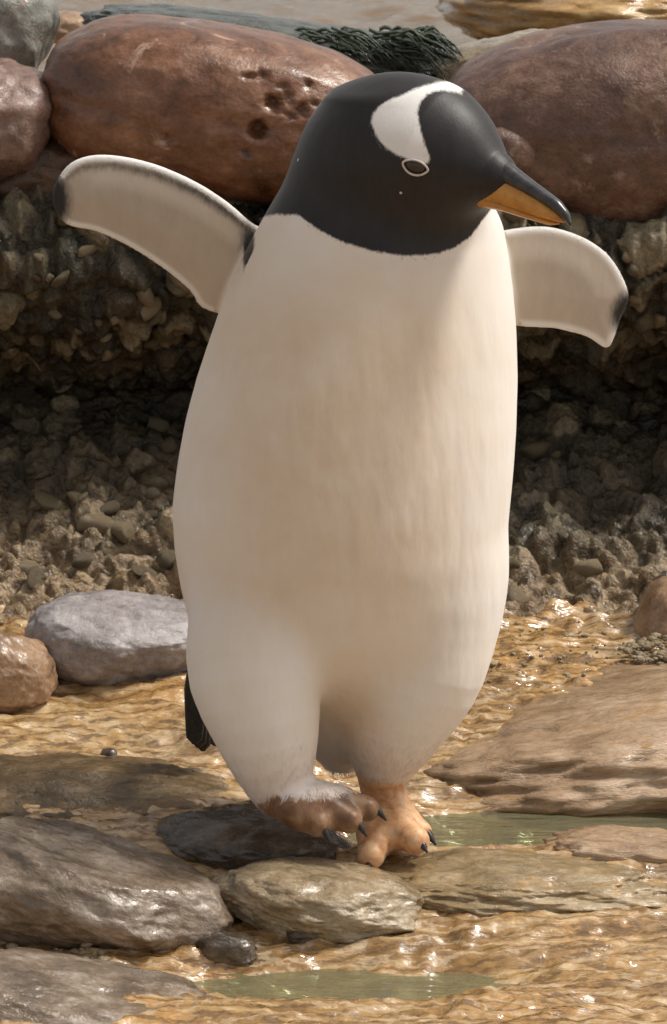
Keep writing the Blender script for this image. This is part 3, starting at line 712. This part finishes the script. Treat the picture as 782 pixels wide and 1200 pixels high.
yA = flipper_y(x, -1); yB = flipper_y(x, 1)
backA = np.where(onA, y - yA - .001, -.05); backB = np.where(onB, y - yB - .001, -.05)
rimA = np.abs(topA - z - .0085) ; lineA = .0028 * sstep(-.25, -.09, x) + .0005 - rimA
tipA = .055 - np.hypot(x - q3(38, 235, .03)[0], (z - q3(38, 238, .03)[2]) * .9) - .02
tipB = .050 - np.hypot(x - q3(752, 375, .03)[0], z - q3(752, 372, .03)[2]) - .022
fA = np.maximum(np.maximum(backA, np.where(dA < -.004, lineA, -.05)), tipA); fB = np.maximum(backB, tipB)
edgeA = np.where(-dA < .0045, 1.0, 0.0)
fA = np.where((-dA < .0045) & (topA - z < .01) & (tipA < 0), -.01, fA)
dark = np.where(onA, fA, dark); dark = np.where(onB, fB, dark)
axil = .006 - np.hypot(x - q3(291, 285, .0)[0], (z - q3(291, 285, .0)[2]) * .28)     # black crease where the flipper joins
dark = np.maximum(dark, np.where(y > -.03, axil, -.05))
dark = np.minimum(dark, -patch)
skin = np.full(len(x), -.05)
dsh = np.minimum(cone(PV, q3(446, 905, -.012), ANK, .030, .03), .05)
skin = np.maximum(skin, .062 - z + .012 * (x - .04) / .05 * 0)
skinA = np.where(x < .045, q3(391, 925, -.09)[2] - z + .12 * (x - q3(330, 925, -.09)[0]) * 0, skin)
skin = np.where((x < .024), skinA, q3(391, 897, -.02)[2] - z)
flip_m = np.where(((dA < .004) & (x < -.06)) | ((dB < .004) & (x > .15) & (z > .44)), sstep(1.0, 1.07, bodyf), 0.)
chn = np.minimum.reduce([chain(PV, t_, .006) for t_ in toesA + toesB] + [cone(PV, q3(447, 885, -.016), ANK, .023, .019)])
skin = np.minimum(skin, .007 - chn)
pink = sstep(.16, .06, z) * 1.0

body_me = mesh_np('body', PV, PQ)
for nme, val in (('dark', dark), ('skin', skin), ('flip', flip_m), ('pink', pink), ('patch', sstep(-.001, .001, patch)), ('stain_shade', np.clip(.85 * np.exp(-((x - .0) / .14) ** 4 - ((z - .41) / .20) ** 4) + .9 * np.exp(-((x - .02) / .035) ** 2 - ((z - .14) / .05) ** 2), 0, 1)), ('rim', np.where(onA, sstep(.0075, .003, -dA), np.where(onB, .8 * sstep(.009, .002, -dB), 0.))), ('foot_dark', (np.minimum.reduce([chain(PV, t_, .006) for t_ in toesA]) < np.minimum.reduce([chain(PV, t_, .006) for t_ in toesB])) * sstep(.14, .08, z)), ('soft', np.where(onA | onB, 1., 0.))): attr(body_me, nme, np.clip(val, -.05, .05) if nme in ('dark', 'skin') else val)

def plumage_material():
    t = NT('penguin_plumage'); v = t.mapping((1, 1, 1)); vf = t.mapping((1, 1, 0.35))
    nf = t.noise(vf, 420, 3, 0.6); nm = t.noise(vf, 110, 4, 0.6); nl = t.noise(v, 9, 4, 0.55)
    def edge(field, w, jit):
        j = t.math('MULTIPLY', t.math('SUBTRACT', t.math('ADD', t.math('MULTIPLY', nf, .6), t.math('MULTIPLY', nm, .4)), .5), jit)
        f = t.math('ADD', t.attr(field), j)
        mr = t.n('ShaderNodeMapRange'); mr.interpolation_type = 'SMOOTHSTEP'
        mr.inputs['From Min'].default_value = -w; mr.inputs['From Max'].default_value = w
        t.l(f, mr.inputs['Value']); return mr.outputs[0]
    white = t.ramp(nl, [(0.35, (0.85, 0.79, 0.72)), (0.52, (0.87, 0.835, 0.79)), (0.66, (0.88, 0.865, 0.85))])
    white = t.mix(0.10, white, t.ramp(nm, [(0.3, 0.35), (0.7, 0.62)]), 'OVERLAY')
    fl = t.mix(nm, (0.42, 0.35, 0.28), (0.53, 0.455, 0.38))
    white = t.mix(t.attr('flip'), white, fl)
    white = t.mix(t.attr('rim'), white, (0.82, 0.80, 0.77))
    st = t.math('MULTIPLY', t.attr('stain_shade'), t.ramp(t.noise(v, 14, 5, .6, .3), [(.25, .55), (.7, 1.0)]))
    white = t.mix(st, white, (0.66, 0.505, 0.345))  # partly staining, partly painted light: tan belly, with the brighter-lit thighs left pale
    white = t.mix(t.attr('patch'), white, (0.84, 0.82, 0.80))
    white = t.mix(t.math('MULTIPLY', t.attr('pink'), .35), white, (0.72, 0.55, 0.52))
    blk = t.mix(nm, (0.010, 0.009, 0.010), (0.028, 0.025, 0.025))
    vsp = t.voro(v, 46)
    blk = t.mix(t.math('MULTIPLY', t.math('LESS_THAN', vsp.outputs['Distance'], .07), t.math('GREATER_THAN', t.noise(v, 12, 2), .55)), blk, (0.55, 0.53, 0.5))
    col = t.mix(t.mix(t.attr('soft'), edge('dark', .0016, .006), edge('dark', .007, .012)), white, blk)
    ns = t.noise(v, 60, 5, 0.65, 0.3)
    sk = t.ramp(ns, [(0.3, (0.36, 0.15, 0.07)), (0.5, (0.64, 0.36, 0.18)), (0.68, (0.76, 0.53, 0.34))])
    sk = t.mix(t.math('MULTIPLY', t.attr('foot_dark'), t.ramp(t.noise(v, 34, 4, .6, .4), [(.3, 1.0), (.68, .55)])), sk, (0.075, 0.034, 0.018))  # darker brown skin on the lifted foot, broken up by noise
    se = edge('skin', .004, .02)
    col = t.mix(se, col, sk)
    rough = t.mix(se, t.mix(edge('dark', .002, .004), 0.75, 0.48), 0.45)
    nb = t.bump(t.math('ADD', nf, t.math('MULTIPLY', nm, .8)), 0.12, 0.0012)
    t.bsdf(col, rough, 0.35, nb, sheen=0.12)
    return t.m
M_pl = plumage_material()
peng = bpy.data.objects.new('penguin', None); COL.objects.link(peng); peng.location = (0.03, 0, 0)
tag(peng, 'gentoo penguin striding over wet rocks with both flippers spread', 'penguin')
def pchild(name, V, F, mat, parent=None, smooth=True):
    par = parent or peng; off = np.array(peng.location)
    me_ = mesh_np(name, V - off, F, smooth); o = obj(name, me_, mat, par); return o
body_me.vertices.foreach_set('co', np.ascontiguousarray(PV - np.array(peng.location), np.float32).ravel())
# keep procedural coordinates stable: body vertices are stored relative to the penguin's base
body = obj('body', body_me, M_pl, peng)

def simple(name, c1, c2, scale, rough, spec=.5, coat=0., bump=.2):
    t = NT(name); v = t.mapping((1, 1, 1)); n = t.noise(v, scale, 5, .6, .3)
    t.bsdf(t.ramp(n, [(.32, c1), (.68, c2)]), rough, spec, t.bump(n, bump, .002), coat, .1); return t.m
M_culm = simple('beak_black', (.012, .012, .014), (.05, .048, .05), 90, .32, .5, .2)
M_orange = simple('beak_orange', (.42, .17, .025), (.60, .30, .06), 60, .38, .5, .15)
M_claw = simple('claw', (.012, .010, .009), (.05, .04, .035), 120, .35)
M_eye = simple('eye_dark', (.010, .006, .004), (.035, .018, .012), 80, .08, .5, .2, 0)
M_ring = simple('eye_ring', (.50, .42, .38), (.68, .60, .55), 200, .5)
M_tail = simple('tail_black', (.012, .011, .011), (.04, .036, .034), 150, .55)

# beak: orange side plates, dark ridge on top with a hooked tip
def beak_path(pts): return [q3(a, b, HC[1] - math.cos(YAW) / math.sin(YAW) * ((a - 470) * MM)) for a, b in pts]
def dens(path, rad, n=26):
    path = np.array(path); rad = np.array(rad); s = np.linspace(0, 1, len(path)); d = np.linspace(0, 1, n)
    return np.stack([np.interp(d, s, path[:, k]) for k in range(3)], 1), np.stack([smooth1(np.interp(d, s, rad[:, k]), 3) for k in range(2)], 1)
pth, rd = dens(beak_path([(556, 215), (585, 222), (612, 234), (636, 246), (654, 255), (662, 260)]), [(.016, .0165), (.0145, .0165), (.0115, .0125), (.0085, .0085), (.0052, .0042), (.0015, .0012)])
bk = pchild('beak', *loft(pth, rd, 20), M_orange)
pth, rd = dens(beak_path([(560, 190), (588, 200), (612, 214), (634, 228), (652, 240), (663, 252), (669, 264)]), [(.012, .014), (.0125, .0115), (.0098, .0078), (.0078, .0062), (.0064, .0056), (.0046, .0042), (.0012, .0012)])
pchild('culmen', *loft(pth, rd, 20), M_culm, bk)
pth, rd = dens(beak_path([(562, 232), (590, 240), (620, 252), (645, 261), (655, 262)]), [(.013, .008), (.0115, .0055), (.0085, .0036), (.005, .0022), (.0012, .001)])
pchild('lower_mandible', *loft(pth, rd, 16), M_orange, bk)

def trace(px, py):
    o = CAM.copy(); d = q3(px, py, 0) - CAM; d /= np.linalg.norm(d); t = 3.5
    for _ in range(200):
        s = float(body_sdf((o + d * t)[None])[0]); t += s * .7
        if abs(s) < 1e-5: break
    p = o + d * t; n = grad(body_sdf, p[None])[0]; return p, n / np.linalg.norm(n)
ep, en = trace(487, 195)
tx = np.cross([0, 0, 1], en); tx /= np.linalg.norm(tx); tz_ = np.cross(en, tx)
ti = R(-16); tx, tz_ = tx * math.cos(ti) + tz_ * math.sin(ti), -tx * math.sin(ti) + tz_ * math.cos(ti)
v, f = ico(4)
ev = ep - en * .003 + v[:, :1] * tx * .0108 + v[:, 1:2] * en * .0060 + v[:, 2:3] * tz_ * .0068
eye = pchild('eye', ev, f, M_eye)
ring_path = []
K = 40; rv = []; rf = []
for i in range(K):
    a = 2 * math.pi * i / K; sq = .72 if math.sin(a) > 0 else 1.0
    c = ep + en * .0006 + tx * math.cos(a) * .0120 + tz_ * math.sin(a) * .0078 * (1 - .35 * abs(math.cos(a)) ** 3) * sq
    rad = tx * math.cos(a) + tz_ * math.sin(a); rad /= np.linalg.norm(rad)
    for j in range(8):
        b = 2 * math.pi * j / 8; rv.append(c + rad * math.cos(b) * .0011 + en * math.sin(b) * .0012)
for i in range(K):
    for j in range(8):
        rf.append((i * 8 + j, i * 8 + (j + 1) % 8, ((i + 1) % K) * 8 + (j + 1) % 8, ((i + 1) % K) * 8 + j))
pchild('eye_ring', np.array(rv), np.array(rf), M_ring, eye)
# the far eye, mirrored in the head's middle plane
def mirror_pts(V): return V - 2 * ((V - HC) @ LW)[:, None] * LW
eye2 = pchild('eye', mirror_pts(ev), f[:, ::-1], M_eye); pchild('eye_ring', mirror_pts(np.array(rv)), np.array(rf)[:, ::-1], M_ring, eye2)

# claws
def claw(tip, back, r=.0062, drop=.010):
    d = tip - back; d /= np.linalg.norm(d)
    pth = [tip - d * .006 + np.array([0, 0, .003]), tip + d * .004 + np.array([0, 0, .003]), tip + d * .012 + np.array([0, 0, .0]), tip + d * .019 - np.array([0, 0, drop * .7])]
    pp, rr = dens(pth, [(r, r * .8), (r * .95, r * .85), (r * .6, r * .6), (.0008, .0008)], 12)
    pchild('claw', *loft(pp, rr, 12), M_claw)
for t in toesB: claw(t[2][0], t[1][0], drop=.006)
for t in toesA: claw(t[2][0], t[1][0])
# tail: stiff overlapping black feathers behind the left thigh
for k in range(7):
    a0 = q3(262 - k * 3, 735 + k * 2, .115 + .004 * k); a1 = q3(228 + k * 5, 872 + (k % 3) * 6 - k * 2, .175 + .008 * k)
    m_ = (a0 + a1) / 2 + np.array([-.014, .02, .0])
    pp, rr = dens([a0, m_, a1 * .9 + m_ * .1, a1], [(.010, .004), (.012, .003), (.009, .0022), (.002, .001)], 14)
    pchild('tail_feather', *loft(pp, rr, 10, up=(.2, 1, .3)), M_tail)

# short contour feathers, one mesh of slivers lying along the body
att = {}
for nme in ('dark', 'skin', 'flip', 'pink', 'patch', 'stain_shade', 'rim', 'soft'):
    a_ = np.zeros(len(PV), np.float32); body_me.attributes[nme].data.foreach_get('value', a_); att[nme] = a_
g = np.random.default_rng(11)
torso = (PV[:, 2] > .21) & (PV[:, 2] < .60) & (np.abs(att['dark']) > .012) & (att['dark'] < 0) & (att['flip'] < .5)
ok = np.where((att['skin'] < -.002) & ~torso)[0]
NF = 110000
wt = np.where(PV[ok, 2] < .3, .02 + .55 * sstep(.19, .07, PV[ok, 2]) ** 1.5, 1.0); NF = 90000
rt = g.choice(ok, NF, p=wt / wt.sum())
t1 = np.cross(PN[rt], g.normal(size=(NF, 3))); t1 /= np.linalg.norm(t1, axis=1)[:, None]
root = PV[rt] + t1 * (g.random((NF, 1)) * .002)
down = np.tile(np.array([0, 0, -1.0]), (NF, 1)); hd = PV[rt][:, 2] > q3(391, 290, -.05)[2]
down[hd] = -FW * .75 + np.array([0, 0, -.65])
fm = att['flip'][rt] > .5
down[fm & (PV[rt][:, 0] < 0)] = np.array([-.9, 0, -.35]); down[fm & (PV[rt][:, 0] > 0)] = np.array([.9, 0, -.4])
down += g.normal(size=(NF, 3)) * .22
n_ = PN[rt]; d_ = down - (down * n_).sum(1)[:, None] * n_; d_ /= np.linalg.norm(d_, axis=1)[:, None] + 1e-9
sd_ = np.cross(d_, n_)
L = .0032 + .003 * g.random(NF); L[hd] *= .6; L[fm] *= .45
low = sstep(.20, .085, PV[rt][:, 2]); L *= 1 + 1.1 * low ** 2
lift = np.tan(R(0.5) + R(4.5) * g.random(NF)); lift *= 1 + 1.4 * low ** 3; lift[hd] *= .8
W = .00035 + .00025 * g.random(NF)
a0 = root - n_ * .0004 - sd_ * W[:, None]; a1 = root - n_ * .0004 + sd_ * W[:, None]
L *= np.where(PV[rt][:, 2] < .4, sstep(.21, .17, PV[rt][:, 2]) * .9 + .1, 1.0)
tip = root + d_ * L[:, None] + n_ * (L * lift)[:, None]
FV = np.stack([a0, a1, tip], 1).reshape(-1, 3) - np.array(peng.location)
fme = mesh_np('feathers', FV, np.arange(NF * 3).reshape(-1, 3))
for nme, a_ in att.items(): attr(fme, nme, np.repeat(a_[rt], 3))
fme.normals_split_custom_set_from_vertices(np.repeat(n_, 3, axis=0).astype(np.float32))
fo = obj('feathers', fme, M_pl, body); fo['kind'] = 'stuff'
